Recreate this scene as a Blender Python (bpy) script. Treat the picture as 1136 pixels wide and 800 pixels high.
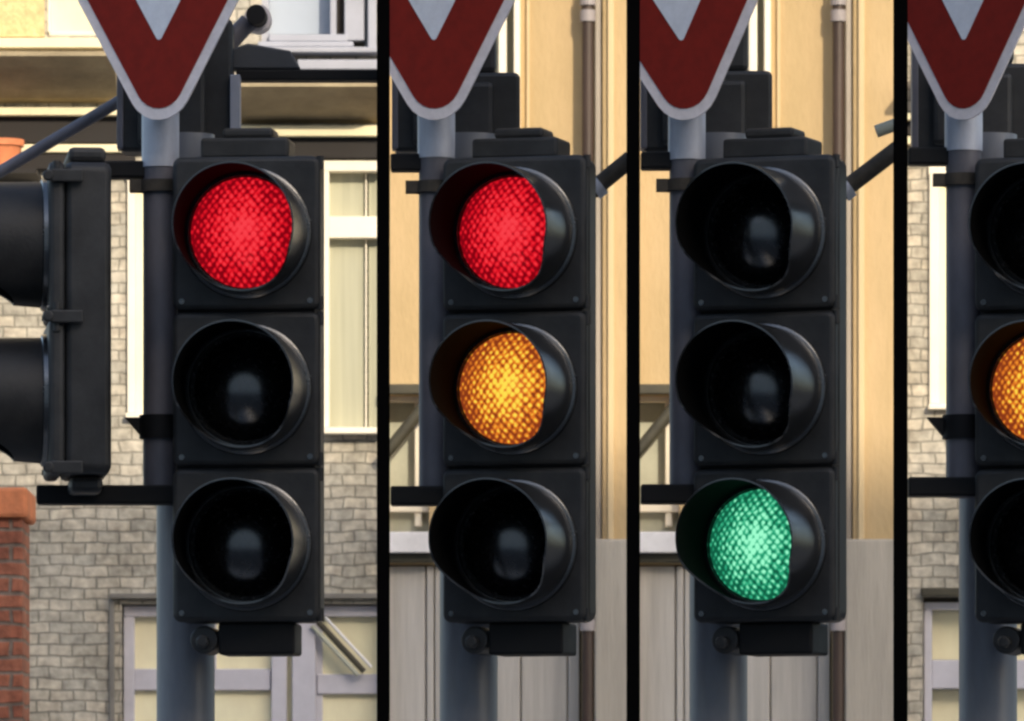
import bpy, bmesh, math, random
from mathutils import Vector, Matrix, Euler
random.seed(4)
R = math.radians
S = bpy.context.scene
for o in list(bpy.data.objects): bpy.data.objects.remove(o)

# ------------------------------------------------------------ camera, sky, sun, exposure
PX = 0.00167          # metres per photo pixel in the plane of the signal heads (y = 0)
D = 14.0              # camera to signals
HC, CZ = 1.10, 1.60   # lens rise, eye height
cam = bpy.data.objects.new('camera', bpy.data.cameras.new('camera'))
S.collection.objects.link(cam); S.camera = cam
cam.location = (0, -D, CZ); cam.rotation_euler = (R(90), 0, 0)
cw = 1136 * PX
cam.data.sensor_width = 36; cam.data.lens = 36 * D / cw
cam.data.shift_y = HC / cw; cam.data.clip_start = .1; cam.data.clip_end = 2000
cam.data.dof.use_dof = True; cam.data.dof.focus_distance = D; cam.data.dof.aperture_fstop = 22

SUN_EL, SUN_AZ = 24.0, 22.0     # sun behind the camera and to the right
w = bpy.data.worlds.new('World'); S.world = w; w.use_nodes = True
nt = w.node_tree
sky = nt.nodes.new('ShaderNodeTexSky'); sky.sky_type = 'NISHITA'; sky.sun_disc = False; sky.dust_density = 3.0; sky.ozone_density = .6
sky.sun_elevation = R(SUN_EL); sky.sun_rotation = R(180 - SUN_AZ)
nt.links.new(sky.outputs[0], nt.nodes['Background'].inputs[0])
nt.nodes['Background'].inputs[1].default_value = 0.15
sd = Vector((math.sin(R(SUN_AZ)) * math.cos(R(SUN_EL)), -math.cos(R(SUN_AZ)) * math.cos(R(SUN_EL)), math.sin(R(SUN_EL))))
sun = bpy.data.objects.new('sun', bpy.data.lights.new('sun', 'SUN'))
S.collection.objects.link(sun); sun.data.energy = 2.0; sun.data.angle = R(.5); sun.data.color = (1, .85, .64)
sun.rotation_euler = sd.to_track_quat('Z', 'Y').to_euler(); sun.location = (4, -10, 12)
S.view_settings.view_transform = 'Standard'; S.view_settings.look = 'None'
S.view_settings.gamma = 1; S.view_settings.exposure = 0.85
S.render.engine = 'CYCLES'; S.render.filter_size = 1.5
S.cycles.pixel_filter_type = 'BLACKMAN_HARRIS'; S.cycles.filter_width = 2.6

def W(px, py, y=0.0):
    k = 1 + y / D
    return Vector(((px - 568) * PX * k, y, CZ + ((400 - py) * PX + HC) * k))

# ------------------------------------------------------------ materials
MATS = {}
def mat(name, col, rough=.6, noise=.15, scale=12, metal=0, bump=.0, bscale=60, spec=.5, stretch=(1, 1, 1), col2=None):
    if name in MATS: return MATS[name]
    m = bpy.data.materials.new(name); m.use_nodes = True; n = m.node_tree; b = n.nodes['Principled BSDF']
    tc = n.nodes.new('ShaderNodeTexCoord'); mp = n.nodes.new('ShaderNodeMapping'); mp.inputs['Scale'].default_value = stretch
    n.links.new(tc.outputs['Object'], mp.inputs[0])
    nz = n.nodes.new('ShaderNodeTexNoise'); nz.inputs['Scale'].default_value = scale; nz.inputs['Detail'].default_value = 6
    nz.inputs['Roughness'].default_value = .65
    n.links.new(mp.outputs[0], nz.inputs['Vector'])
    cr = n.nodes.new('ShaderNodeValToRGB'); cr.color_ramp.elements[0].position = .3; cr.color_ramp.elements[1].position = .7
    c2 = col2 or [min(1, c * (1 + noise)) for c in col]
    cr.color_ramp.elements[0].color = (*[c * (1 - noise) for c in col], 1); cr.color_ramp.elements[1].color = (*c2, 1)
    n.links.new(nz.outputs[0], cr.inputs[0]); n.links.new(cr.outputs[0], b.inputs['Base Color'])
    b.inputs['Roughness'].default_value = rough; b.inputs['Metallic'].default_value = metal
    b.inputs['Specular IOR Level'].default_value = spec
    mr = n.nodes.new('ShaderNodeMapRange'); mr.inputs['To Min'].default_value = max(0, rough - .1); mr.inputs['To Max'].default_value = min(1, rough + .12)
    n.links.new(nz.outputs[0], mr.inputs[0]); n.links.new(mr.outputs[0], b.inputs['Roughness'])
    if bump:
        bn = n.nodes.new('ShaderNodeTexNoise'); bn.inputs['Scale'].default_value = bscale; bn.inputs['Detail'].default_value = 4
        n.links.new(mp.outputs[0], bn.inputs['Vector'])
        bp = n.nodes.new('ShaderNodeBump'); bp.inputs['Strength'].default_value = bump; bp.inputs['Distance'].default_value = .01
        n.links.new(bn.outputs[0], bp.inputs['Height']); n.links.new(bp.outputs[0], b.inputs['Normal'])
    MATS[name] = m; return m

def stone_mat(name, c1, c2, mortar, bw, bh, msize=.006, bump=.6):
    m = bpy.data.materials.new(name); m.use_nodes = True; n = m.node_tree; b = n.nodes['Principled BSDF']
    tc = n.nodes.new('ShaderNodeTexCoord')
    sx = n.nodes.new('ShaderNodeSeparateXYZ'); cx = n.nodes.new('ShaderNodeCombineXYZ')
    n.links.new(tc.outputs['Object'], sx.inputs[0])
    wz = n.nodes.new('ShaderNodeTexNoise'); wz.inputs['Scale'].default_value = 9; n.links.new(tc.outputs['Object'], wz.inputs['Vector'])
    ad = n.nodes.new('ShaderNodeMath'); ad.operation = 'ADD'; n.links.new(sx.outputs[0], ad.inputs[0]); n.links.new(sx.outputs[1], ad.inputs[1])
    vm = n.nodes.new('ShaderNodeVectorMath'); vm.operation = 'MULTIPLY_ADD'; vm.inputs[1].default_value = (.03, .022, 0)
    n.links.new(ad.outputs[0], cx.inputs[0]); n.links.new(sx.outputs[2], cx.inputs[1])
    n.links.new(wz.outputs['Color'], vm.inputs[0]); n.links.new(cx.outputs[0], vm.inputs[2])
    br = n.nodes.new('ShaderNodeTexBrick'); n.links.new(vm.outputs[0], br.inputs['Vector'])
    br.inputs['Scale'].default_value = 1; br.inputs['Brick Width'].default_value = bw; br.inputs['Row Height'].default_value = bh
    br.inputs['Mortar Size'].default_value = msize; br.inputs['Mortar Smooth'].default_value = .5; br.inputs['Bias'].default_value = 0
    br.inputs['Color1'].default_value = (*c1, 1); br.inputs['Color2'].default_value = (*c2, 1); br.inputs['Mortar'].default_value = (*mortar, 1)
    nz = n.nodes.new('ShaderNodeTexNoise'); nz.inputs['Scale'].default_value = 38; nz.inputs['Detail'].default_value = 6
    n.links.new(tc.outputs['Object'], nz.inputs['Vector'])
    mx = n.nodes.new('ShaderNodeMix'); mx.data_type = 'RGBA'; mx.blend_type = 'OVERLAY'; mx.inputs[0].default_value = .75
    n.links.new(br.outputs['Color'], mx.inputs[6]); n.links.new(nz.outputs[0], mx.inputs[7]); n.links.new(mx.outputs[2], b.inputs['Base Color'])
    b.inputs['Roughness'].default_value = .9
    nb = n.nodes.new('ShaderNodeTexNoise'); nb.inputs['Scale'].default_value = 6; nb.inputs['Detail'].default_value = 5; n.links.new(tc.outputs['Object'], nb.inputs['Vector'])
    m2 = n.nodes.new('ShaderNodeMix'); m2.data_type = 'RGBA'; m2.blend_type = 'SOFT_LIGHT'; m2.inputs[0].default_value = .9
    n.links.new(mx.outputs[2], m2.inputs[6]); n.links.new(nb.outputs[0], m2.inputs[7]); n.links.new(m2.outputs[2], b.inputs['Base Color'])
    hs = n.nodes.new('ShaderNodeMath'); hs.operation = 'SUBTRACT'; n.links.new(nz.outputs[0], hs.inputs[0]); n.links.new(br.outputs['Fac'], hs.inputs[1])
    bp = n.nodes.new('ShaderNodeBump'); bp.inputs['Strength'].default_value = bump; bp.inputs['Distance'].default_value = .012
    n.links.new(hs.outputs[0], bp.inputs['Height']); n.links.new(bp.outputs[0], b.inputs['Normal'])
    return m

def lens_mat(name, dark, mid, hot, strength):
    """lit signal lens: a mesh of prisms in front of a lamp, brightest before the bulb"""
    m = bpy.data.materials.new(name); m.use_nodes = True; n = m.node_tree; b = n.nodes['Principled BSDF']
    tc = n.nodes.new('ShaderNodeTexCoord')
    mp = n.nodes.new('ShaderNodeMapping'); mp.inputs['Scale'].default_value = (1, 0, .8); n.links.new(tc.outputs['Object'], mp.inputs[0])
    rt = n.nodes.new('ShaderNodeVectorRotate'); rt.rotation_type = 'Y_AXIS'; rt.inputs['Angle'].default_value = R(45); n.links.new(mp.outputs[0], rt.inputs['Vector'])
    v = n.nodes.new('ShaderNodeTexVoronoi'); v.inputs['Scale'].default_value = 98; v.inputs['Randomness'].default_value = .22
    n.links.new(rt.outputs[0], v.inputs['Vector'])
    v2 = n.nodes.new('ShaderNodeTexNoise'); v2.inputs['Scale'].default_value = 110; v2.inputs['Detail'].default_value = 3; n.links.new(tc.outputs['Object'], v2.inputs['Vector'])
    ln = n.nodes.new('ShaderNodeVectorMath'); ln.operation = 'LENGTH'; n.links.new(mp.outputs[0], ln.inputs[0])
    rad = n.nodes.new('ShaderNodeMapRange'); rad.inputs['From Min'].default_value = 0; rad.inputs['From Max'].default_value = .1
    rad.inputs['To Min'].default_value = .36; rad.inputs['To Max'].default_value = -.40; n.links.new(ln.outputs['Value'], rad.inputs[0])
    vr = n.nodes.new('ShaderNodeMapRange'); vr.inputs['From Min'].default_value = .1; vr.inputs['From Max'].default_value = .72
    vr.inputs['To Min'].default_value = .46; vr.inputs['To Max'].default_value = -.34; n.links.new(v.outputs['Distance'], vr.inputs[0])
    a = n.nodes.new('ShaderNodeMath'); a.operation = 'ADD'; n.links.new(rad.outputs[0], a.inputs[0]); n.links.new(vr.outputs[0], a.inputs[1])
    a2 = n.nodes.new('ShaderNodeMath'); a2.operation = 'MULTIPLY_ADD'; a2.inputs[1].default_value = 1.25; n.links.new(v2.outputs[0], a2.inputs[0]); n.links.new(a.outputs[0], a2.inputs[2])
    cr = n.nodes.new('ShaderNodeValToRGB'); e = cr.color_ramp.elements
    e[0].position = .34; e[0].color = (*dark, 1); e[1].position = 1.32 if 0 else 1.0; e[1].color = (*hot, 1)
    k = e.new(.70); k.color = (*mid, 1)
    n.links.new(a2.outputs[0], cr.inputs[0]); n.links.new(cr.outputs[0], b.inputs['Emission Color'])
    b.inputs['Emission Strength'].default_value = strength
    b.inputs['Base Color'].default_value = (*[c * .3 for c in dark], 1); b.inputs['Roughness'].default_value = .25
    bp = n.nodes.new('ShaderNodeBump'); bp.inputs['Strength'].default_value = .5; bp.inputs['Distance'].default_value = .002; bp.invert = True
    n.links.new(v.outputs['Distance'], bp.inputs['Height']); n.links.new(bp.outputs[0], b.inputs['Normal'])
    return m

M_HOUS = mat('black_polycarbonate', (.030, .030, .031), .5, .45, 14, bump=.05, bscale=240)
M_VIS = mat('black_visor_plastic', (.024, .024, .025), .22, .3, 14, spec=.9, bump=.04, bscale=200)
M_VIS.node_tree.nodes['Principled BSDF'].inputs['IOR'].default_value = 1.9
M_ARM = mat('black_painted_arm', (.008, .008, .009), .6, .3, 20, spec=.3)
M_DIV = mat('matt_black_panel', (.0022, .0020, .0020), .95, .2, 5, spec=.04)
M_POLE = mat('blue_grey_painted_steel', (.20, .21, .24), .38, .25, 8, metal=.2, bump=.04, bscale=90, stretch=(1, 1, .25))
M_TUBE = mat('galvanised_steel', (.62, .64, .72), .45, .2, 20, metal=.15, bump=.04, stretch=(1, 1, .4))
M_TUBED = mat('weathered_grey_paint', (.165, .16, .185), .5, .25, 14, metal=.1, stretch=(1, 1, .4))
M_BRN = mat('rusty_brown_iron', (.06, .05, .038), .7, .4, 40)
M_OFF = mat('dark_unlit_lens', (.005, .005, .006), .24, .3, 90, spec=1.0)
M_OFF.node_tree.nodes['Principled BSDF'].inputs['IOR'].default_value = 1.9
M_VISM = mat('dull_visor_plastic', (.024, .023, .023), .5, .4, 14, spec=.4, bump=.06, bscale=150)
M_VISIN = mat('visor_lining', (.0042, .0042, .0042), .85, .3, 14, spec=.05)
M_RED = lens_mat('lit_red_lens', (.24, .001, .006), (.84, .008, .020), (1.0, .045, .060), .52)
M_AMB = lens_mat('lit_amber_lens', (.25, .04, .01), (.85, .22, .02), (1.0, .74, .07), .55)
M_GRN = lens_mat('lit_green_lens', (.005, .11, .055), (.03, .44, .22), (.34, 1.0, .62), .55)
M_SRED = mat('sign_red_sheeting', (.25, .020, .013), .7, .14, 40, spec=.2, bump=.03)
M_SWHT = mat('sign_white_edge', (.86, .80, .82), .5, .10, 50)
M_SIN = mat('sign_white_face', (.80, .84, .93), .4, .08, 50)
M_BACK = mat('sign_back_grey', (.25, .26, .28), .5, .1, 20, metal=.5)
M_YEL = mat('yellow_stucco', (.52, .385, .195), .9, .15, 5, bump=.25, bscale=90, stretch=(1, 1, .35), col2=(.59, .43, .24))
M_YEL2 = mat('pale_yellow_moulding', (.62, .48, .28), .85, .12, 6, bump=.15, stretch=(3, 1, .2))
M_PLIN = mat('grey_pilaster_edge', (.42, .38, .33), .85, .15, 6, stretch=(3, 1, .3))
M_PLIN2 = mat('shadow_and_reveal_grey', (.20, .19, .17), .85, .2, 12)  # colours the painted shadow line over the window and the reveal board
M_CRM = mat('cream_painted_trim', (.85, .77, .52), .7, .08, 8)
M_CRM2 = mat('white_painted_frame', (.88, .82, .68), .6, .06, 10)
M_BLIND = mat('cream_blind', (.92, .84, .58), .8, .14, 5, stretch=(1, 1, .5))
M_CURT = mat('green_tinged_curtain', (.40, .40, .30), .75, .16, 14, stretch=(3, 1, .08))
for m_ in (M_BLIND, M_CURT):
    b_ = m_.node_tree.nodes['Principled BSDF']; b_.inputs['Coat Weight'].default_value = .7; b_.inputs['Coat Roughness'].default_value = .05
M_LAV = mat('lavender_white_frame', (.56, .55, .61), .55, .12, 7)
M_LAVG = mat('grey_white_frame', (.36, .38, .45), .5, .08, 10)
M_GLASS = mat('pale_sky_glass', (.42, .48, .57), .12, .06, 3)
M_SOFF = mat('brown_boarded_soffit', (.34, .28, .18), .8, .28, 7, bump=.2, stretch=(1, 1, 2))
M_BLK = mat('black_timber', (.012, .009, .008), .7, .3, 9)
M_DGREY = mat('dark_grey_lead', (.055, .06, .07), .55, .25, 12)
M_ORNG = mat('terracotta', (.62, .21, .09), .8, .25, 14, bump=.3)  # also the sunlit tone given to the brick pier's top
M_STUC = mat('speckled_cream_render', (.72, .55, .28), .9, .28, 40, bump=.5, bscale=80)
M_PIPE = mat('brown_downpipe_paint', (.055, .034, .025), .5, .25, 10, stretch=(1, 1, .3))
M_PIPEG = mat('grey_pipe_collar', (.30, .27, .27), .5, .2, 10)
M_GREYW = mat('grey_green_panel', (.46, .47, .38), .8, .18, 8)
M_WHT = mat('whitewashed_ledge', (.85, .83, .83), .7, .12, 12)
M_OLIVE = mat('olive_iron_and_shadow', (.05, .045, .028), .6, .3, 20)  # iron parts, and dark strips put in for shade at ledge and sill
M_SHUT = mat('grey_shutter_paint', (.47, .45, .42), .8, .22, 6, bump=.2, bscale=70, stretch=(4, 1, .22))
M_SHADE = mat('shade_grey_plinth_paint', (.41, .375, .32), .85, .2, 6, bump=.2, bscale=70, stretch=(3, 1, .3))  # shaded tone of the yellow wall put into the colour
M_TILE = mat('dark_roof_tile', (.12, .07, .05), .8, .3, 8)
M_ASPH = mat('asphalt', (.05, .05, .052), .9, .25, 30, bump=.4)
M_PAVE = stone_mat('paving_slabs', (.30, .29, .27), (.26, .25, .24), (.12, .12, .11), .6, .4, .01)
M_KERB = mat('kerb_granite', (.32, .31, .30), .8, .15, 30)
M_PAINT = mat('road_paint', (.75, .75, .72), .7, .1, 20)
M_STONE = stone_mat('coursed_rubble_stone', (.53, .48, .39), (.39, .37, .315), (.25, .235, .195), .062, .030, .0035, .35)
M_BRICK = stone_mat('red_brick', (.36, .13, .075), (.28, .10, .06), (.20, .15, .12), .10, .040, .006)
M_FAR = stone_mat('buff_brick', (.74, .70, .62), (.68, .64, .57), (.6, .58, .55), .22, .075, .01)  # pale so the added building brightens the heads and glints in lenses

# ------------------------------------------------------------ mesh helpers
def link(name, bm, m, parent=None, smooth=False, bevel=0, loc=None, segs=2):
    me = bpy.data.meshes.new(name); bmesh.ops.recalc_face_normals(bm, faces=bm.faces); bm.to_mesh(me); bm.free()
    me.materials.append(m); o = bpy.data.objects.new(name, me); S.collection.objects.link(o)
    if parent: o.parent = parent
    if loc is not None: o.location = loc
    if smooth:
        for p in me.polygons: p.use_smooth = True
        me.set_sharp_from_angle(angle=R(40))
    if bevel:
        b = o.modifiers.new('bevel', 'BEVEL'); b.width = bevel; b.segments = segs; b.limit_method = 'ANGLE'; b.angle_limit = R(50)
        b.use_clamp_overlap = True
    return o
def thing(name, label, cat, loc, group=None, rotz=0):
    o = bpy.data.objects.new(name, None); S.collection.objects.link(o); o.empty_display_size = .1
    o.location = loc; o.rotation_euler = (0, 0, rotz); o['label'] = label; o['category'] = cat
    if group: o['group'] = group
    return o
def box(bm, a, b):
    x0, x1 = sorted((a[0], b[0])); y0, y1 = sorted((a[1], b[1])); z0, z1 = sorted((a[2], b[2]))
    v = [bm.verts.new(p) for p in ((x0, y0, z0), (x1, y0, z0), (x1, y1, z0), (x0, y1, z0), (x0, y0, z1), (x1, y0, z1), (x1, y1, z1), (x0, y1, z1))]
    for f in ((0, 3, 2, 1), (4, 5, 6, 7), (0, 1, 5, 4), (1, 2, 6, 5), (2, 3, 7, 6), (3, 0, 4, 7)): bm.faces.new([v[i] for i in f])
def pbox(bm, org, x0, y0, x1, y1, yf, th):
    """a box whose front face sits at depth yf and spans photo pixels x0..x1, y0..y1; th thick to the back"""
    a, b = W(x0, y0, yf) - org, W(x1, y1, yf) - org
    box(bm, (a.x, a.y, a.z), (b.x, a.y + th, b.z))
def tube(bm, p, q, r, r2=None, n=20, cap=True):
    r2 = r if r2 is None else r2; p, q = Vector(p), Vector(q); d = (q - p).normalized()
    u = d.orthogonal().normalized(); v = d.cross(u)
    A = [bm.verts.new(p + r * (math.cos(t) * u + math.sin(t) * v)) for t in [2 * math.pi * i / n for i in range(n)]]
    B = [bm.verts.new(q + r2 * (math.cos(t) * u + math.sin(t) * v)) for t in [2 * math.pi * i / n for i in range(n)]]
    for i in range(n): bm.faces.new((A[i], A[(i + 1) % n], B[(i + 1) % n], B[i]))
    if cap: bm.faces.new(A[::-1]); bm.faces.new(B)
def B(): return bmesh.new()
def wall(org, x0, y0, x1, y1, yf, th, holes, zbase=None, ztop=None):
    """one wall with real openings; rectangles in photo pixels at depth yf"""
    def X(px): return (W(px, 0, yf) - org).x
    def Z(py): return (W(0, py, yf) - org).z
    xs = sorted({X(x0), X(x1)} | {X(h[i]) for h in holes for i in (0, 2)})
    z0 = Z(y1) if zbase is None else zbase; z1 = Z(y0) if ztop is None else ztop
    zs = sorted({z0, z1} | {Z(h[i]) for h in holes for i in (1, 3)})
    H = [(X(h[0]), Z(h[3]), X(h[2]), Z(h[1])) for h in holes]
    def solid(i, j):
        if not (0 <= i < len(xs) - 1 and 0 <= j < len(zs) - 1): return False
        cx, cz = (xs[i] + xs[i + 1]) / 2, (zs[j] + zs[j + 1]) / 2
        return not any(h[0] < cx < h[2] and h[1] < cz < h[3] for h in H)
    bm = B(); yl = yf - org.y
    def q(*p): bm.faces.new([bm.verts.new(k) for k in p])
    for i in range(len(xs) - 1):
        for j in range(len(zs) - 1):
            if not solid(i, j): continue
            a, b, c, d = xs[i], xs[i + 1], zs[j], zs[j + 1]
            q((a, yl, c), (b, yl, c), (b, yl, d), (a, yl, d)); q((a, yl + th, c), (a, yl + th, d), (b, yl + th, d), (b, yl + th, c))
            if not solid(i - 1, j): q((a, yl, c), (a, yl, d), (a, yl + th, d), (a, yl + th, c))
            if not solid(i + 1, j): q((b, yl, c), (b, yl + th, c), (b, yl + th, d), (b, yl, d))
            if not solid(i, j - 1): q((a, yl, c), (a, yl + th, c), (b, yl + th, c), (b, yl, c))
            if not solid(i, j + 1): q((a, yl, d), (b, yl, d), (b, yl + th, d), (a, yl + th, d))
    bmesh.ops.remove_doubles(bm, verts=bm.verts, dist=1e-5)
    return bm

# ------------------------------------------------------------ ground
def flat(name, x0, x1, y0, y1, z0, z1, m):
    bm = B(); box(bm, (x0, y0, z0), (x1, y1, z1)); o = link(name, bm, m, bevel=.015 if 'kerb' in name else 0); o['kind'] = 'structure'
flat('ground', -300, 300, -300, 300, -.3, -.02, M_ASPH)
flat('road', -60, 60, -11, -1.6, -.02, 0, M_ASPH)
flat('pavement', -60, 60, -1.45, 6.0, -.019, .12, M_PAVE)
flat('kerb', -60, 60, -1.6, -1.4501, -.018, .125, M_KERB)
flat('far_pavement', -60, 60, -17, -11.15, -.019, .12, M_PAVE)
flat('far_kerb', -60, 60, -11.1499, -11.0, -.018, .125, M_KERB)
bm = B()
for i in range(-14, 15): box(bm, (i * 3.0, -6.4, 0.0), (i * 3.0 + 1.5, -6.3, .004))
o = link('road_marking', bm, M_PAINT); o['kind'] = 'structure'
BY = 6.0
# ------------------------------------------------------------ the row of houses behind
def house_shell(t, x0, x1, holes, m, h=9.0, y=BY):
    org = t.location
    link('wall', wall(org, x0, 0, x1, 0, y, .35, holes, zbase=0, ztop=h), m, t)
    a, b = W(x0, 0, y) - org, W(x1, 0, y) - org
    bm = B(); box(bm, (a.x + .001, a.y + .35, 0), (b.x - .001, a.y + 5.5, h)); link('rear_block', bm, m, t)
    bm = B()
    P = [(-.35, h + .002), (2.8, h + 1.9), (5.9, h + .002)]
    v = [[bm.verts.new((x, a.y + p[0], p[1])) for p in P] for x in (a.x + .002, b.x - .002)]
    bm.faces.new(v[0]); bm.faces.new(v[1][::-1])
    for i in range(3): bm.faces.new((v[0][i], v[1][i], v[1][(i + 1) % 3], v[0][(i + 1) % 3]))
    link('roof', bm, M_TILE, t)
def part(t, name, rects, m, bevel=.003, parent=None):
    bm = B()
    for r in rects: pbox(bm, t.location, *r)
    return link(name, bm, m, parent or t, bevel=bevel)
def soffit(t, x0, x1, ytop, ybot, out, m, name='soffit'):
    """an overhang: boarded underside sloping from the wall up to its outer lip, lead-covered top"""
    org = t.location; bm = B()
    a, b = W(x0, ybot, BY) - org, W(x1, ybot, BY) - org
    lip = (W(x0, ytop, BY - out) - org).z
    prof = [(a.y + .02, a.z), (a.y - out, lip), (a.y - out, lip + .012), (a.y + .02, lip + .02)]
    # slightly coved underside
    pts = [prof[0]] + [(a.y - out * s, a.z + (lip - a.z) * (s ** 1.35)) for s in (.2, .4, .6, .8)] + prof[1:]
    v = [[bm.verts.new((x, p[0], p[1])) for p in pts] for x in (a.x, b.x)]
    bm.faces.new(v[0]); bm.faces.new(v[1][::-1])
    n = len(pts)
    for i in range(n): bm.faces.new((v[0][i], v[1][i], v[1][(i + 1) % n], v[0][(i + 1) % n]))
    return link(name, bm, m, t)

# house of rubble stone behind the first lights
A = thing('stone_house', 'stone house with cream windows behind the leftmost traffic light, brick pier at its side', 'house', (W(100, 0, BY).x, BY, 0), 'houses in the row behind')
hA = [(52, -160, 118, 40), (290, -180, 418, 62), (140, 196, 176, 462), (352, 178, 424, 482), (135, 670, 424, 1050), (-420, 190, -260, 480), (-420, -200, -260, 20)]
house_shell(A, -560, 425, hA, M_STONE)
# upper left window and render band
f = part(A, 'window', [(52, -160, 56, 40, BY + .05, .05), (112, -160, 118, 40, BY + .05, .05), (52, 34, 118, 40, BY + .05, .05)], M_CRM2)
part(A, 'pane', [(56, -160, 112, 34, BY + .09, .01)], M_BLIND, 0, f)
part(A, 'rendered_panel', [(-90, -220, 49, 41, BY - .02, .02)], M_STUC, .002)
part(A, 'cream_band', [(-90, 42, 132, 53, BY - .05, .05)], M_CRM)
soffit(A, -90, 132, 62, 116, .25, M_SOFF)
part(A, 'cream_band', [(-90, 119, 150, 128, BY - .06, .06), (-90, 160, 150, 169, BY - .04, .04)], M_CRM)
part(A, 'fascia', [(-90, 129, 150, 159, BY - .03, .03), (-90, 170, 150, 188, BY - .03, .03)], M_BLK)
# middle left tall window
f = part(A, 'window', [(139, 189, 178, 200, BY - .015, .06), (141, 200, 150, 458, BY - .015, .06), (139, 458, 178, 464, BY - .03, .08)], M_CRM2)
part(A, 'pane', [(150, 200, 176, 458, BY + .03, .01)], M_BLIND, 0, f)
# upper right window in its deep grey frame
f = part(A, 'window', [(288, -180, 298, 62, BY + .02, .06), (366, -180, 373, 40, BY + .01, .06), (382, -180, 404, 45, BY + .02, .06), (408, -180, 418, 62, BY + .0, .06), (298, 38, 386, 46, BY + .0, .08)], M_LAVG)
part(A, 'pane', [(298, -180, 366, 38, BY + .09, .01), (404, -180, 408, 60, BY + .09, .01)], M_GLASS, 0, f)
part(A, 'mullion', [(372, -180, 386, 38, BY + .06, .02)], M_BLK, 0, f)
part(A, 'sill', [(286, 46, 392, 52, BY - .03, .08), (270, 52, 424, 58, BY - .09, .09), (330, 66, 424, 77, BY - .10, .10)], M_LAVG)
part(A, 'fascia', [(262, 77.5, 424, 90, BY - .12, .12)], M_DGREY)
soffit(A, 262, 424, 96, 138, .25, M_SOFF)
part(A, 'cream_band', [(262, 139, 424, 151, BY - .06, .06)], M_CRM)
part(A, 'fascia', [(262, 152, 424, 176, BY - .03, .03)], M_BLK)
# middle right window with curtain
f = part(A, 'window', [(356, 178, 424, 190, BY - .02, .07), (357, 190, 365, 474, BY - .02, .07), (365, 240, 424, 264, BY - .01, .06), (405, 190, 407, 474, BY + .02, .02)], M_CRM2)
part(A, 'pane', [(365, 190, 404, 240, BY + .035, .01), (409, 190, 424, 240, BY + .035, .01), (365, 264, 404, 474, BY + .035, .01), (409, 264, 424, 474, BY + .035, .01)], M_CURT, 0, f)
part(A, 'sill', [(354, 474, 424, 481, BY - .05, .12)], M_CRM2)
# wide ground floor window
f = part(A, 'window', [(137, 672, 424, 684, BY + .03, .06), (137, 684, 149, 1050, BY + .03, .06), (149, 742, 300, 766, BY + .04, .05), (352, 748, 424, 770, BY + .04, .05),
      (228, 684, 240, 742, BY + .04, .05), (301, 684, 318, 1050, BY + .03, .06), (324, 684, 350, 1050, BY + .02, .07), (350, 684, 358, 1050, BY + .05, .05)], M_LAV)
part(A, 'pane', [(149, 684, 228, 742, BY + .06, .012), (240, 684, 301, 742, BY + .06, .012), (149, 766, 301, 1050, BY + .06, .012), (358, 684, 424, 748, BY + .06, .012), (358, 770, 424, 1050, BY + .06, .012), (318, 684, 324, 1050, BY + .06, .012)], M_BLIND, 0, f)
part(A, 'lintel_shadow', [(122, 658, 424, 664, BY - .03, .05)], M_PLIN2)  # dark strip painted as the shadow line over the window
part(A, 'reveal_board', [(121, 665, 127, 1050, BY - .012, .03)], M_PLIN2)
for (px, py) in ((-420, 190), (-420, -200)):
    f = part(A, 'window', [(px, py, px + 160, py + 12, BY + .03, .06), (px, py + 12, px + 12, py + 290 if py > 0 else py + 220, BY + .03, .06), (px + 74, py + 12, px + 86, py + 220, BY + .03, .06)], M_CRM2)
    part(A, 'pane', [(px, py, px + 160, py + 290 if py > 0 else py + 220, BY + .06, .012)], M_CURT, 0, f)
part(A, 'chimney', [(-300, -3200, -180, -2950, BY + 1.5, .5)], M_BRICK)
# slanting striped awning stay seen across the ground floor window
t = thing('awning_stay', 'folded striped awning arm slanting across the window below the leftmost light', 'awning arm', W(380, 725, BY - .12))
for nm, off, r, m in (('arm', 0, .008, M_OLIVE), ('cord', 8, .004, M_WHT), ('spring', -7, .006, M_GREYW)):
    bm = B(); tube(bm, W(353 + off, 690 - off * .6, BY + .01) - t.location, W(404 + off, 745 - off * .6, BY + .01) - t.location, r); link(nm, bm, m, t, True)
# brick gate pier at the left edge
t = thing('brick_pier', 'red brick pier with sunlit top coloured orange at the left edge below the side-on light', 'pier', (W(-25, 0, 5.0).x, 5.0, 0))
o5 = t.location
a, b = W(-85, 575, 5.0) - o5, W(29, 800, 5.0) - o5
bm = B(); box(bm, (a.x, 0, .12), (b.x - .01, .3, a.z)); link('shaft', bm, M_BRICK, t, bevel=.006)
c = W(0, 541, 5.0) - o5
bm = B(); box(bm, (a.x - .02, -.02, a.z + .0005), (b.x + .005, .32, c.z)); link('cap', bm, M_ORNG, t, bevel=.01)  # orange block carries the sunlit tone of the pier's top
# terracotta flower pot-ish bracket high on the wall at the left
t = thing('terracotta_pot', 'orange terracotta pot on the dark ledge above the side-on light', 'plant pot', W(0, 186, BY - .17))
bm = B(); c0 = Vector((0, 0, 0)); tube(bm, (0, 0, 0), (0, 0, .055), .045, .058); tube(bm, (0, 0, .0551), (0, 0, .072), .064); link('pot', bm, M_ORNG, t, True)
bm = B(); pbox(bm, t.location, -60, 186.3, 40, 192, BY - .24, .23); link('ledge', bm, M_BLK, t)

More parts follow.
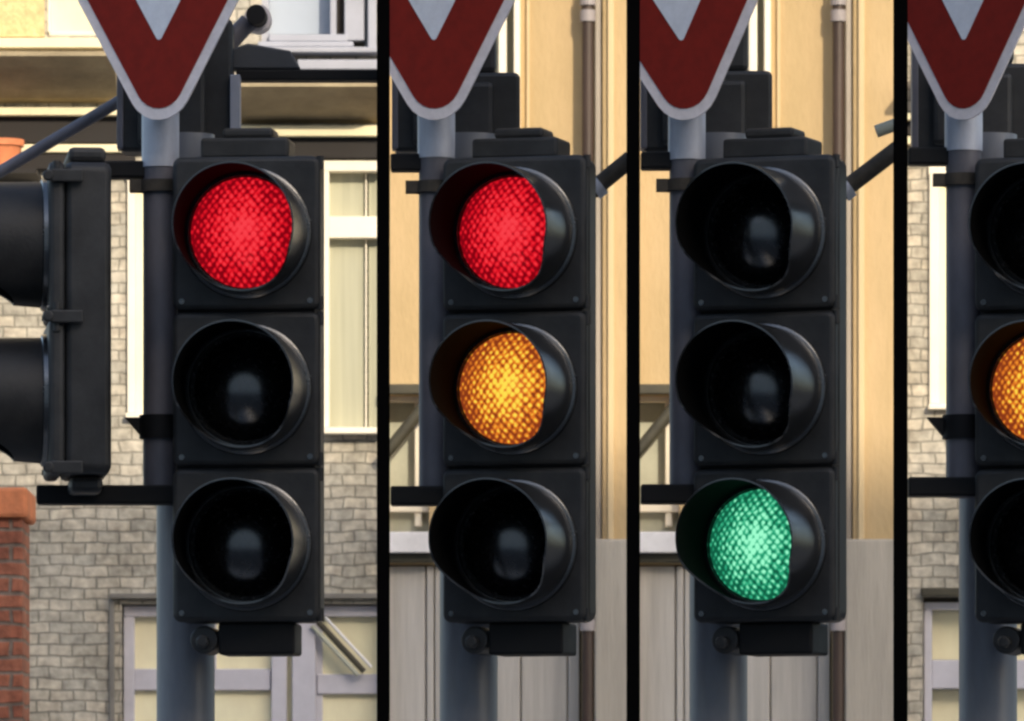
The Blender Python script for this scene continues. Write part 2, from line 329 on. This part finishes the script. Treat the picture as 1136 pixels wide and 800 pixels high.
# the two yellow houses
def yellow_house(name_label, x0, x1, ox, arm_y, right_notch):
    t = thing('yellow_house', name_label, 'house', (W((x0 + x1) / 2, 0, BY).x, BY, 0), 'houses in the row behind')
    d = ox   # offset of this view from the second picture's view
    holes = [(x0 + 40, -190, 576 + d, 142), (x0 + 1, 438, 476 + d, 610), (x0 + 1, 626, 645 + d, 1050)]
    house_shell(t, x0, x1, holes, M_YEL)
    f = part(t, 'window', [(553 + d, -190, 562 + d, 142, BY - .01, .08), (570 + d, -190, 577 + d, 146, BY - .03, .09), (x0 + 38, 142, 577 + d, 150, BY - .03, .1), (500 + d, -190, 508 + d, 142, BY + .02, .05)], M_CRM2)
    part(t, 'pane', [(x0 + 40, -190, 570 + d, 142, BY + .08, .01)], M_CURT, 0, f)
    # lower left opening behind the pole
    part(t, 'lintel_shadow', [(x0 - 0 + 1, 426, 478 + d, 437, BY - .03, .05)], M_OLIVE)  # dark strip standing in for the ledge's shadow
    f = part(t, 'window', [(x0 + 1, 438, 476 + d, 446, BY + .06, .04), (460 + d, 446, 468 + d, 584, BY + .06, .04), (x0 + 1, 560, 476 + d, 568, BY + .05, .05)], M_CRM2)
    part(t, 'pane', [(x0 + 1, 446, 476 + d, 560, BY + .11, .01), (x0 + 1, 568, 476 + d, 590, BY + .09, .01)], M_GREYW, 0, f)
    part(t, 'sill', [(x0 + 1, 590, 482 + d, 613, BY - .05, .15)], M_WHT)
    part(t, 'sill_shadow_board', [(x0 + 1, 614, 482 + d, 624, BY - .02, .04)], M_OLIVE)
    # grey boarded doors of the ground floor
    bm = B(); xx = x0 + 2; k = 0
    ws = [46, 9, 62, 34, 52, 70, 30, 60]
    while xx < 640 + d:
        w_ = ws[k % 8]; x2 = min(xx + w_, 644 + d)
        pbox(bm, t.location, xx, 628, x2 - 1.2, 1050, BY + (.02 if k % 2 else .026), .03); xx = x2; k += 1
    link('boarded_door', bm, M_SHUT, t, bevel=.004)
    # pilaster at the right, slightly proud, with a paler inner fillet
    part(t, 'pilaster', [(668 + d, -1200, x1 - 1, 1180, BY - .05, .05)], M_YEL, .006)
    part(t, 'pilaster_fillet', [(674 + d, -1200, 681 + d, 1180, BY - .062, .012)], M_YEL2, .003)
    part(t, 'pilaster_edge', [(660 + d, -1200, 667.5 + d, 1180, BY - .035, .035)], M_PLIN, .005)
    part(t, 'moulding', [(584 + d, -1200, 587.5 + d, 420, BY - .012, .012)], M_YEL2, .002)
    part(t, 'shade_plinth', [(659.5 + d, 598, x1 - .5, 1180, BY - .068, .068)], M_SHADE, .006)  # grey foot painted for the shaded stretch of the yellow wall
    # downpipe with a swan-neck collar
    bm = B(); org = t.location
    for xa, xb, m_ in ((652, 652, 0),):
        p = W(xa + d, 0, BY - .055) - org
        tube(bm, (p.x, p.y, .12), (p.x, p.y, 9), .0155)
    dp = link('downpipe', bm, M_PIPE, t, True)
    for py in (6, 24, 420, 700):
        bm = B(); p = W(652 + d, py, BY - .055) - org; tube(bm, p, p + Vector((0, 0, .03)), .021); link('pipe_collar', bm, M_PIPEG, dp, True)
    # stair rail in front of the lower opening
    bm = B(); tube(bm, W(427 + d, 504, BY - .06) - org, W(486 + d, 432, BY - .06) - org, .016)
    for px, py in ((440, 486), (470, 452)): tube(bm, W(px + d, py, BY - .06) - org, W(px + d, py, BY + .01) - org, .007)
    link('handrail', bm, M_OLIVE, t, True)
    return t
yellow_house('yellow house behind the light that shows red and amber together', 425.3, 702, 0, 0, 0)
yellow_house('yellow house behind the light that shows green', 702.3, 999, 278, 0, 0)

# second stone house behind the rightmost light
t = thing('stone_house', 'stone house behind the rightmost traffic light with amber lit', 'house', (W(1250, 0, BY).x, BY, 0), 'houses in the row behind')
house_shell(t, 999.3, 1900, [(1031, 194, 1068, 452), (1024, 662, 1330, 1050), (1230, 180, 1330, 480)], M_STONE)
soffit(t, 1014, 1500, 78, 124, .25, M_SOFF)
part(t, 'cream_band', [(999.5, 125, 1500, 133, BY - .06, .06), (999.5, 151, 1500, 160, BY - .04, .04)], M_CRM)
part(t, 'fascia', [(999.5, 134, 1500, 150, BY - .03, .03)], M_BLK)
f = part(t, 'window', [(1030, 184, 1070, 194, BY - .015, .06), (1031, 194, 1042, 448, BY - .015, .06), (1030, 448, 1070, 454, BY - .03, .08)], M_CRM2)
part(t, 'pane', [(1042, 194, 1068, 448, BY + .03, .01)], M_BLIND, 0, f)
f = part(t, 'window', [(1230, 180, 1330, 192, BY + .03, .06), (1230, 192, 1240, 480, BY + .03, .06), (1320, 192, 1330, 480, BY + .03, .06)], M_CRM2)
part(t, 'pane', [(1240, 192, 1320, 480, BY + .07, .01)], M_CURT, 0, f)
part(t, 'lintel_shadow', [(1022, 652, 1330, 661, BY - .03, .05)], M_OLIVE)  # painted shadow line, as over the other stone house's window
f = part(t, 'window', [(1025, 668, 1330, 676, BY + .03, .06), (1025, 676, 1034, 1050, BY + .03, .06), (1034, 732, 1330, 764, BY + .04, .05), (1110, 676, 1120, 1050, BY + .03, .06)], M_LAV)
part(t, 'pane', [(1034, 676, 1110, 732, BY + .1, .01), (1034, 764, 1110, 1050, BY + .1, .01), (1120, 676, 1330, 1050, BY + .1, .01)], M_BLIND, 0, f)

# ------------------------------------------------------------ unseen building added across the street to shade the lights
OY = -17.0
zsh = W(0, 530, BY).z
OH = zsh + (BY - OY) * math.tan(R(SUN_EL)) / math.cos(R(SUN_AZ))
t = thing('shade_building', 'unseen buff brick building added across the street to cast shade', 'building', (0, OY - 4, 0))
bm = B(); box(bm, (-26, -4, 0), (20, 4, OH)); link('wall', bm, M_FAR, t)
bm = B(); box(bm, (-26.1, -4.1, OH - .5), (20.1, 4.1, OH + .0)); 
wins = []
for fl in range(4):
    for i in range(14):
        x = -24.5 + i * 3.2; z = .9 + fl * 3.1
        f_ = B(); box(f_, (x, 3.98, z), (x + 1.3, 4.06, z + 1.7)); wf = link('window', f_, M_LAVG, t)
        g = B(); box(g, (x + .08, 4.061, z + .08), (x + .62, 4.068, z + 1.62)); box(g, (x + .68, 4.061, z + .08), (x + 1.22, 4.068, z + 1.62)); link('pane', g, M_GLASS, wf)
bm.free()

# ------------------------------------------------------------ black dividing panels
def divider(x0, x1, label):
    yf, dp = -.27, .07
    c = W((x0 + x1) / 2, 400, yf)
    t = thing('dividing_panel', label, 'divider', (c.x, yf, .12), 'black upright panels between the lights')
    hw = (x1 - x0) / 2 * PX * (1 + yf / D)
    th = math.atan2(c.x, D + yf)     # each panel stands edge-on to the kerb crossing
    bm = B(); box(bm, (-hw, 0, .012), (hw, dp, 3.9)); o = link('panel', bm, M_DIV, t); o.rotation_euler = (0, 0, -th)
    bm = B(); box(bm, (-.06, -.01, 0), (.06, dp + .01, .0115)); o = link('foot', bm, M_DIV, t); o.rotation_euler = (0, 0, -th)
    return t
divider(418, 432.5, 'thin black upright panel between the red light and the red-and-amber light')
divider(695, 710, 'thin black upright panel between the red-and-amber light and the green light')
divider(991, 1007, 'thin black upright panel between the green light and the rightmost light')

# ------------------------------------------------------------ signal heads
CP = 173 * PX            # cell pitch
def visor_bm(r=.1165, L=.185, th=.0035, n=56):
    """cutaway tunnel visor: full length above, shortening to the underside, axis along -y"""
    bm = B(); rows = []; n2 = 10
    for i in range(n + 1):
        a = R(-90) + 2 * math.pi * i / n      # start at the bottom
        up = math.sin(a)
        if up > -.25: l = L - .022 * (1 - up) / 1.25
        else:
            s = (up + 1) / .75; s = s * s * (3 - 2 * s); l = .05 + (L - .022 - .05) * s
        ro = r - .003
        c, s_ = math.cos(a), math.sin(a)
        row = []
        for k in range(n2 + 1):
            y = -l * k / n2; rr = r * (1 - .03 * k / n2)
            row.append((rr * c, y, rr * s_))
        for k in range(n2, -1, -1):
            y = -l * k / n2; rr = (r - th) * (1 - .03 * k / n2)
            row.append((rr * c, y, rr * s_))
        rows.append([bm.verts.new(p) for p in row])
    m = len(rows[0])
    for i in range(n):
        for k in range(m - 1): bm.faces.new((rows[i][k], rows[i + 1][k], rows[i + 1][k + 1], rows[i][k + 1]))
    bmesh.ops.remove_doubles(bm, verts=bm.verts, dist=1e-5)
    return bm
def lens_bm(r=.1025, h=.055, n=48, m=10):
    bm = B(); top = bm.verts.new((0, -h, 0)); prev = None
    for k in range(1, m + 1):
        q = k / m; y = -h * (1 - q * q); ring = [bm.verts.new((r * q * math.cos(2 * math.pi * i / n), y, r * q * math.sin(2 * math.pi * i / n))) for i in range(n)]
        for i in range(n):
            if prev is None: bm.faces.new((top, ring[i], ring[(i + 1) % n]))
            else: bm.faces.new((prev[i], ring[i], ring[(i + 1) % n], prev[(i + 1) % n]))
        prev = ring
    return bm
def rounded_slab(w, h, y0, y1, rc, bm=None, cx=0, cz=0, n=6):
    bm = bm or B(); pts = []
    for sx, sz, a0 in ((1, 1, 0), (-1, 1, 90), (-1, -1, 180), (1, -1, 270)):
        for i in range(n + 1):
            a = R(a0 + 90 * i / n); pts.append((cx + sx * (w / 2 - rc) + rc * math.cos(a), cz + sz * (h / 2 - rc) + rc * math.sin(a)))
    A_ = [bm.verts.new((p[0], y0, p[1])) for p in pts]; B_ = [bm.verts.new((p[0], y1, p[1])) for p in pts]
    bm.faces.new(A_); bm.faces.new(B_[::-1]); k = len(pts)
    for i in range(k): bm.faces.new((A_[i], B_[i], B_[(i + 1) % k], A_[(i + 1) % k]))
    return bm
def head(label, cx, ybot, yaw, states, name='traffic_light', cat='traffic light', group='traffic lights on poles', depth=.068, yoff=0, bottom=True):
    n = len(states); H = CP * n; wdt = .276
    t = thing(name, label, cat, W(cx, ybot, yoff), group, R(yaw))
    bm = rounded_slab(wdt - .006, H - .004, .028, .028 + depth, .02, cz=H / 2); link('housing', bm, M_HOUS, t, True, bevel=.012)
    for i, st in enumerate(states):
        z = H - CP * (i + .5)
        bm = rounded_slab(wdt, CP - .004, -.002, .0272, .016)
        c = link('signal_cell', bm, M_HOUS, t, True, bevel=.010, loc=(0, 0, z), segs=3)
        # raised ring that carries the visor
        bm = B(); N = 48
        prof = [(.124, -.0021), (.122, -.010), (.1175, -.0125), (.1055, -.0125), (.104, -.0021)]
        rs = [[bm.verts.new((p[0] * math.cos(2 * math.pi * j / N), p[1], p[0] * math.sin(2 * math.pi * j / N))) for p in prof] for j in range(N)]
        for j in range(N):
            for k in range(4): bm.faces.new((rs[j][k], rs[(j + 1) % N][k], rs[(j + 1) % N][k + 1], rs[j][k + 1]))
        link('visor_ring', bm, M_VIS, c, True)
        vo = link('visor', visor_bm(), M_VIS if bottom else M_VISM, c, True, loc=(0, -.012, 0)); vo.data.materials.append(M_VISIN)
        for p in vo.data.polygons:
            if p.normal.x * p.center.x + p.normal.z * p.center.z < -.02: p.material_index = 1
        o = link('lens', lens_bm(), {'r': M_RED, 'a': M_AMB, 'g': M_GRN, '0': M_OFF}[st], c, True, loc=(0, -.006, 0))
        for qx in (-1, 1):
            bm = B(); tube(bm, (qx * .120, -.0045, -.126), (qx * .120, -.0021, -.126), .0055, n=12); link('screw', bm, M_VIS, c, True)
        # hinge lug and latch
        for hz in (-.142, .118):
            bm = B(); tube(bm, (wdt / 2 - .001, .012, hz), (wdt / 2 - .001, .012, hz + .024), .007); link('hinge', bm, M_HOUS, c, True)
    return t, H
def caps(t, H):
    """top stepped cap and lower clamp block of a head, in the head's own space"""
    bm = B(); box(bm, (-.09, .03, H - .003), (.075, .13, H + .036)); box(bm, (-.05, .04, H + .0362), (.045, .12, H + .055))
    link('top_bracket', bm, M_HOUS, t, bevel=.006)
    bm = B(); box(bm, (-.055, .02, -.058), (.088, .125, .002)); link('bottom_bracket', bm, M_ARM, t, bevel=.005)
    bm = B(); tube(bm, (-.082, .02, -.030), (-.082, .12, -.030), .026); tube(bm, (-.082, -.004, -.034), (-.082, .0195, -.034), .013, n=6)
    box(bm, (-.075, .03, -.045), (-.0552, .11, -.012))
    link('clamp_knob', bm, M_HOUS, t, bevel=.004)
views = [  # head centre px, sign centre px, state, yaw, pole px, tube px
    (273, 177, 'r00', -6.0, 206, 178, 188),
    (570, 484, 'ra0', -15.5, 520, 484, 466),
    (847, 763, '00g', -19.5, 797, 762, 743),
    (1162, 1070, '0a0', -15.0, 1096, 1069, 1050)]
labels = ['black traffic light with only its red lens lit, beside the side-on light',
          'black traffic light with red and amber lenses lit together',
          'black traffic light with its green lens lit at the bottom',
          'black traffic light cut by the right edge with its amber lens lit alone']
for v, lb in zip(views, labels):
    t, H = head(lb, v[0], 691, v[3], v[2]); caps(t, H)

# side-on two-lens head at the left
t, H = head('dark two-lens light seen side-on at the left edge, facing left', 60, 531, -84, '00', 'side_traffic_light', 'traffic light', None, depth=.085, yoff=.02, bottom=False)
t.location.x = W(52, 0, .02).x
bm = B(); box(bm, (-.10, .035, H + .0), (.10, .105, H + .028)); link('end_cap', bm, M_HOUS, t, bevel=.010)
bm = B(); box(bm, (-.08, .04, -.03), (.08, .1, .0)); link('end_cap', bm, M_HOUS, t, bevel=.010)
for z in (.012, H / 2, H - .03):
    bm = B(); tube(bm, (.137, -.004, z), (.155, -.004, z), .010); box(bm, (.1385, .0, z - .012), (.152, .06, z + .012)); link('latch', bm, M_HOUS, t, bevel=.003)

# ------------------------------------------------------------ poles with arms
pole_lbl = ['blue-grey steel pole carrying the leftmost front-facing red light', 'blue-grey steel pole carrying the red-and-amber light',
            'blue-grey steel pole carrying the green light', 'blue-grey steel pole carrying the rightmost amber light']
left_end = [None, 433, 711, 1008]
for i, v in enumerate(views):
    px = v[4]; t = thing('signal_pole', pole_lbl[i], 'pole', (W(px, 0, .22).x, .22, .12), 'poles of the traffic lights'); org = t.location
    up = W(0, 150, .22).z - .12
    bm = B(); tube(bm, (0, 0, 0), (0, 0, up), .0548, n=40); link('pole', bm, M_POLE, t, True)
    bm = B(); tube(bm, (0, 0, 0), (0, 0, .03), .13, n=40); tube(bm, (0, 0, .03), (0, 0, .08), .075, .058, n=40); link('base_flange', bm, M_POLE, t, True)
    # slim sign tube to the left
    sx = v[5]; a = W(sx, 552, .10) - org; b = W(sx, -96, .10) - org
    hole = .0325 if i != 3 else .033
    bm = B(); tube(bm, a, (a.x, a.y, b.z), hole, n=32); link('sign_tube', bm, M_TUBE if 0 else M_TUBED, t, True)
    y0 = (186, 176, 178, 168)[i]
    bm = B(); c = W(sx, 130, .10) - org; d = W(sx, y0, .10) - org
    tube(bm, (a.x, a.y, d.z), (a.x, a.y, c.z + .04), hole + .0025, n=32); link('sleeve', bm, M_TUBE, t, True)
    # arms to the left
    xl = 104 if i == 0 else left_end[i]
    yu = (188, 180, 178, 173)[i]; yl = (549, 550, 548, 540)[i]
    bm = B(); pbox(bm, org, xl, yu - 10, v[5] + 16, yu + 9, .085, .05); link('upper_arm', bm, M_ARM, t, bevel=.004)
    bm = B(); pbox(bm, org, (40 if i == 0 else xl), yl - 11, v[5] + 34, yl + 10, .06, .06); link('lower_arm', bm, M_ARM, t, bevel=.004)
    # clamp bands
    yc = (207, 208, 206, 200)[i]
    bm = B(); c = W(sx, yc, .10) - org
    tube(bm, c - Vector((0, 0, .011)), c + Vector((0, 0, .011)), hole + .008, n=28)
    e = W(sx - 34, yc, .10) - org; box(bm, (e.x, c.y - .02, c.z - .011), (c.x, c.y + .015, c.z + .011))
    link('clamp_band', bm, M_BRN, t, True)
    if i in (0, 3):
        bm = B(); c = W(sx, 474, .10) - org
        tube(bm, c - Vector((0, 0, .022)), c + Vector((0, 0, .022)), hole + .007, n=28)
        p = [W(sx - 40, 463, .09) - org, W(sx - 16, 463, .09) - org, W(sx - 16, 491, .09) - org]
        f1 = [bm.verts.new(q_) for q_ in p]; f2 = [bm.verts.new(q_ + Vector((0, .03, 0))) for q_ in p]
        bm.faces.new(f1); bm.faces.new(f2[::-1])
        for k in range(3): bm.faces.new((f1[k], f2[k], f2[(k + 1) % 3], f1[(k + 1) % 3]))
        link('clamp_band', bm, M_ARM, t, True)

# ------------------------------------------------------------ give-way signs
sign_lbl = ['red and white give-way triangle above the light showing red only', 'red and white give-way triangle above the red-and-amber light',
            'red and white give-way triangle above the green light', 'red and white give-way triangle above the rightmost light']
sign_par = [(24, 0, 0, -1000), (20, -1.5, -2, 425.5), (24, -4.5, -5, 702.5), (38, 0, -4, 999)]
def tri(inset, rc, y, zap):
    """rounded triangle pointing down; sharp apex would be at z=zap; inset from the edge"""
    top = .50
    a = Vector((0, zap + inset * 2)); hw = (top - zap) * math.tan(R(30))
    l = Vector((-hw + inset * math.sqrt(3), top - inset)); r_ = Vector((hw - inset * math.sqrt(3), top - inset)); out = []
    for P, Q, N_ in ((a, l, r_), (r_, a, l), (l, r_, a)):
        d1 = (Q - P).normalized(); d2 = (N_ - P).normalized(); bis = (d1 + d2).normalized(); C_ = P + bis * (rc * 2)
        s = C_ - Vector((0, 0)); t1 = P + d1 * (rc * math.sqrt(3)); t2 = P + d2 * (rc * math.sqrt(3))
        a1 = math.atan2(t1.y - C_.y, t1.x - C_.x); a2 = math.atan2(t2.y - C_.y, t2.x - C_.x)
        da = (a2 - a1 + math.pi) % (2 * math.pi) - math.pi
        for k in range(9): aa = a1 + da * k / 8; out.append((C_.x + rc * math.cos(aa), y, C_.y + rc * math.sin(aa)))
    return out
for i, v in enumerate(views):
    yaw, roll, dx, clip = sign_par[i]; sx = v[1]
    yb = -.02
    base = W(sx, 133, yb)
    t = thing('give_way_sign', sign_lbl[i], 'road sign', base, 'give-way signs above the lights')
    mx = Matrix.Rotation(R(-yaw), 4, 'Z') @ Matrix.Rotation(R(roll), 4, 'Y')
    RC = .066; zap = -RC
    layers = [('plate', M_SWHT, 0, RC, 0, .004), ('red_band', M_SRED, .0185, .050, -.0015, .0012), ('white_centre', M_SIN, .104, .006, -.003, .0012), ('back_plate', M_BACK, .002, RC - .002, .0045, .002)]
    main = None
    cxx = (W(clip, 0, yb).x - base.x) if clip > 0 else -9
    def clipped(pts):
        pts = [mx @ Vector(p) for p in pts]; out = []
        for k in range(len(pts)):
            P, Q = pts[k - 1], pts[k]
            if (P.x < cxx) != (Q.x < cxx): out.append(P + (Q - P) * ((cxx - P.x) / (Q.x - P.x)))
            if Q.x >= cxx: out.append(Q)
        return out
    for nm, m, ins, rc, y, th in layers:
        bm = B(); f1 = [bm.verts.new(p) for p in clipped(tri(ins, rc, y, zap))]; f2 = [bm.verts.new(p) for p in clipped(tri(ins, rc, y + th, zap))]
        k = min(len(f1), len(f2)); bm.faces.new(f1); bm.faces.new(f2[::-1])
        for j in range(k): bm.faces.new((f1[j], f2[j], f2[(j + 1) % k], f1[(j + 1) % k]))
        o = link(nm, bm, m, t)
    for fz in (.02, .2): bm = B(); box(bm, (-.02, .030, fz), (.02, .085, fz + .03)); link('fixing', bm, M_BACK, t)

# ------------------------------------------------------------ rear-facing heads seen from behind, above the fronts
rear_lbl = ['back of a dark light behind the leftmost give-way sign', 'back of a dark light behind the sign over the red-and-amber light',
            'back of a dark light behind the sign over the green light', 'back of a dark light behind the sign over the rightmost light']
rear_x = [(132, 258, 20), (437, 577, 80), (713, 857, 78), (1014, 1152, 70)]
for i, (xa, xb, yt) in enumerate(rear_x):
    yy = .30; t = thing('rear_traffic_light', rear_lbl[i], 'traffic light', W((xa + xb) / 2, 168, yy), 'lights facing away behind the signs'); org = t.location
    w_ = (W(xb, 0, yy) - W(xa, 0, yy)).x
    c = (W(0, yt, yy) - org).z
    bm = rounded_slab(w_, c, 0, .10, .012, cz=c / 2); link('housing', bm, M_HOUS, t, True, bevel=.008)
    c2 = (W(0, -150, yy) - org).z
    bm = B(); box(bm, (-w_ / 2 + .01, .01, c + .0005), (w_ / 2 - .045, .09, c2)); link('upper_housing', bm, M_HOUS, t, bevel=.01)
    bm = B(); box(bm, (-w_ / 2 + .035, -.02, .01), (w_ / 2 - .05, -.0005, c - .02)); link('back_cover', bm, M_HOUS, t, bevel=.01)
    bm = B(); box(bm, (-w_ / 2 - .004, -.006, .005), (-w_ / 2 + .008, .05, c2 - .1)); link('edge_strip', bm, M_TUBED, t, bevel=.002)
    if i == 0:
        bm = B(); q = W(258, 148, yy) - org; q2 = W(268, 84, yy) - org; box(bm, (q.x - .004, -.02, q.z), (q2.x - .002, .03, q2.z)); link('edge_strip', bm, M_LAVG, t, bevel=.002)
    bm = B(); a = W(xa + 60, 176, yy) - org; tube(bm, (a.x, .05, -.03), (a.x, .05, .0), .04); link('mount', bm, M_ARM, t, True)

# ------------------------------------------------------------ tubes and the spot lamp
def strut(label, a, b, ya, yb, r, m, ring=None):
    p, q = W(*a, ya), W(*b, yb)
    t = thing('bracing_tube', label, 'bracing tube', p, 'slanting tubes behind the lights')
    bm = B(); tube(bm, (0, 0, 0), q - p, r, n=24); link('tube', bm, m, t, True)
    d = (q - p).normalized()
    if ring: bm = B(); tube(bm, d * .004, d * .022, r + .006, n=24); link('end_ring', bm, M_TUBE, t, True)
strut('dark slanting tube at the right of the red-and-amber light', (656, 212), (700, 176), .3, .3, .0165, M_BRN, 1)
strut('dark slanting tube at the right of the green light', (932, 214), (1000, 162), .3, .3, .0165, M_BRN, 1)
strut('short grey-brown stub between the green light and the panel at its right', (972, 146), (1000, 136), .3, .3, .012, M_GREYW, 0)
strut('long grey slanting tube above the side-on light at the left edge', (-60, 226), (140, 108), .45, .45, .0115, M_TUBED, 0)
t = thing('spot_lamp', 'small black-capped lamp on a grey tube arm right of the leftmost sign', 'lamp', W(212, 92, .42)); org = t.location
bm = B(); tube(bm, (0, 0, 0), W(276, 24, .42) - org, .018, n=24); link('arm', bm, M_TUBED, t, True)
c = W(286, 20, .42) - org
bm = B(); tube(bm, c + Vector((0, .0, 0)), c + Vector((0, .05, 0)), .026, n=28); link('collar', bm, M_SWHT, t, True)
bm = B(); pbox(bm, org, 262, 77, 424, 89, .36, .05); link('cross_arm', bm, M_ARM, t, bevel=.003)
bm = B(); tube(bm, c + Vector((-.002, -.04, .002)), c + Vector((0, -.0005, 0)), .019, n=28); link('cap', bm, M_ARM, t, True)
bm = B(); pts = [(246, 58), (275, 48), (322, 56), (334, 76.5), (262, 76.5), (246, 76)]
f1 = [bm.verts.new(W(x, y, .36) - org) for x, y in pts]; f2 = [bm.verts.new(W(x, y, .36) - org + Vector((0, .05, 0))) for x, y in pts]
bm.faces.new(f1); bm.faces.new(f2[::-1])
for k in range(6): bm.faces.new((f1[k], f2[k], f2[(k + 1) % 6], f1[(k + 1) % 6]))
link('bracket', bm, M_DGREY, t, bevel=.004)
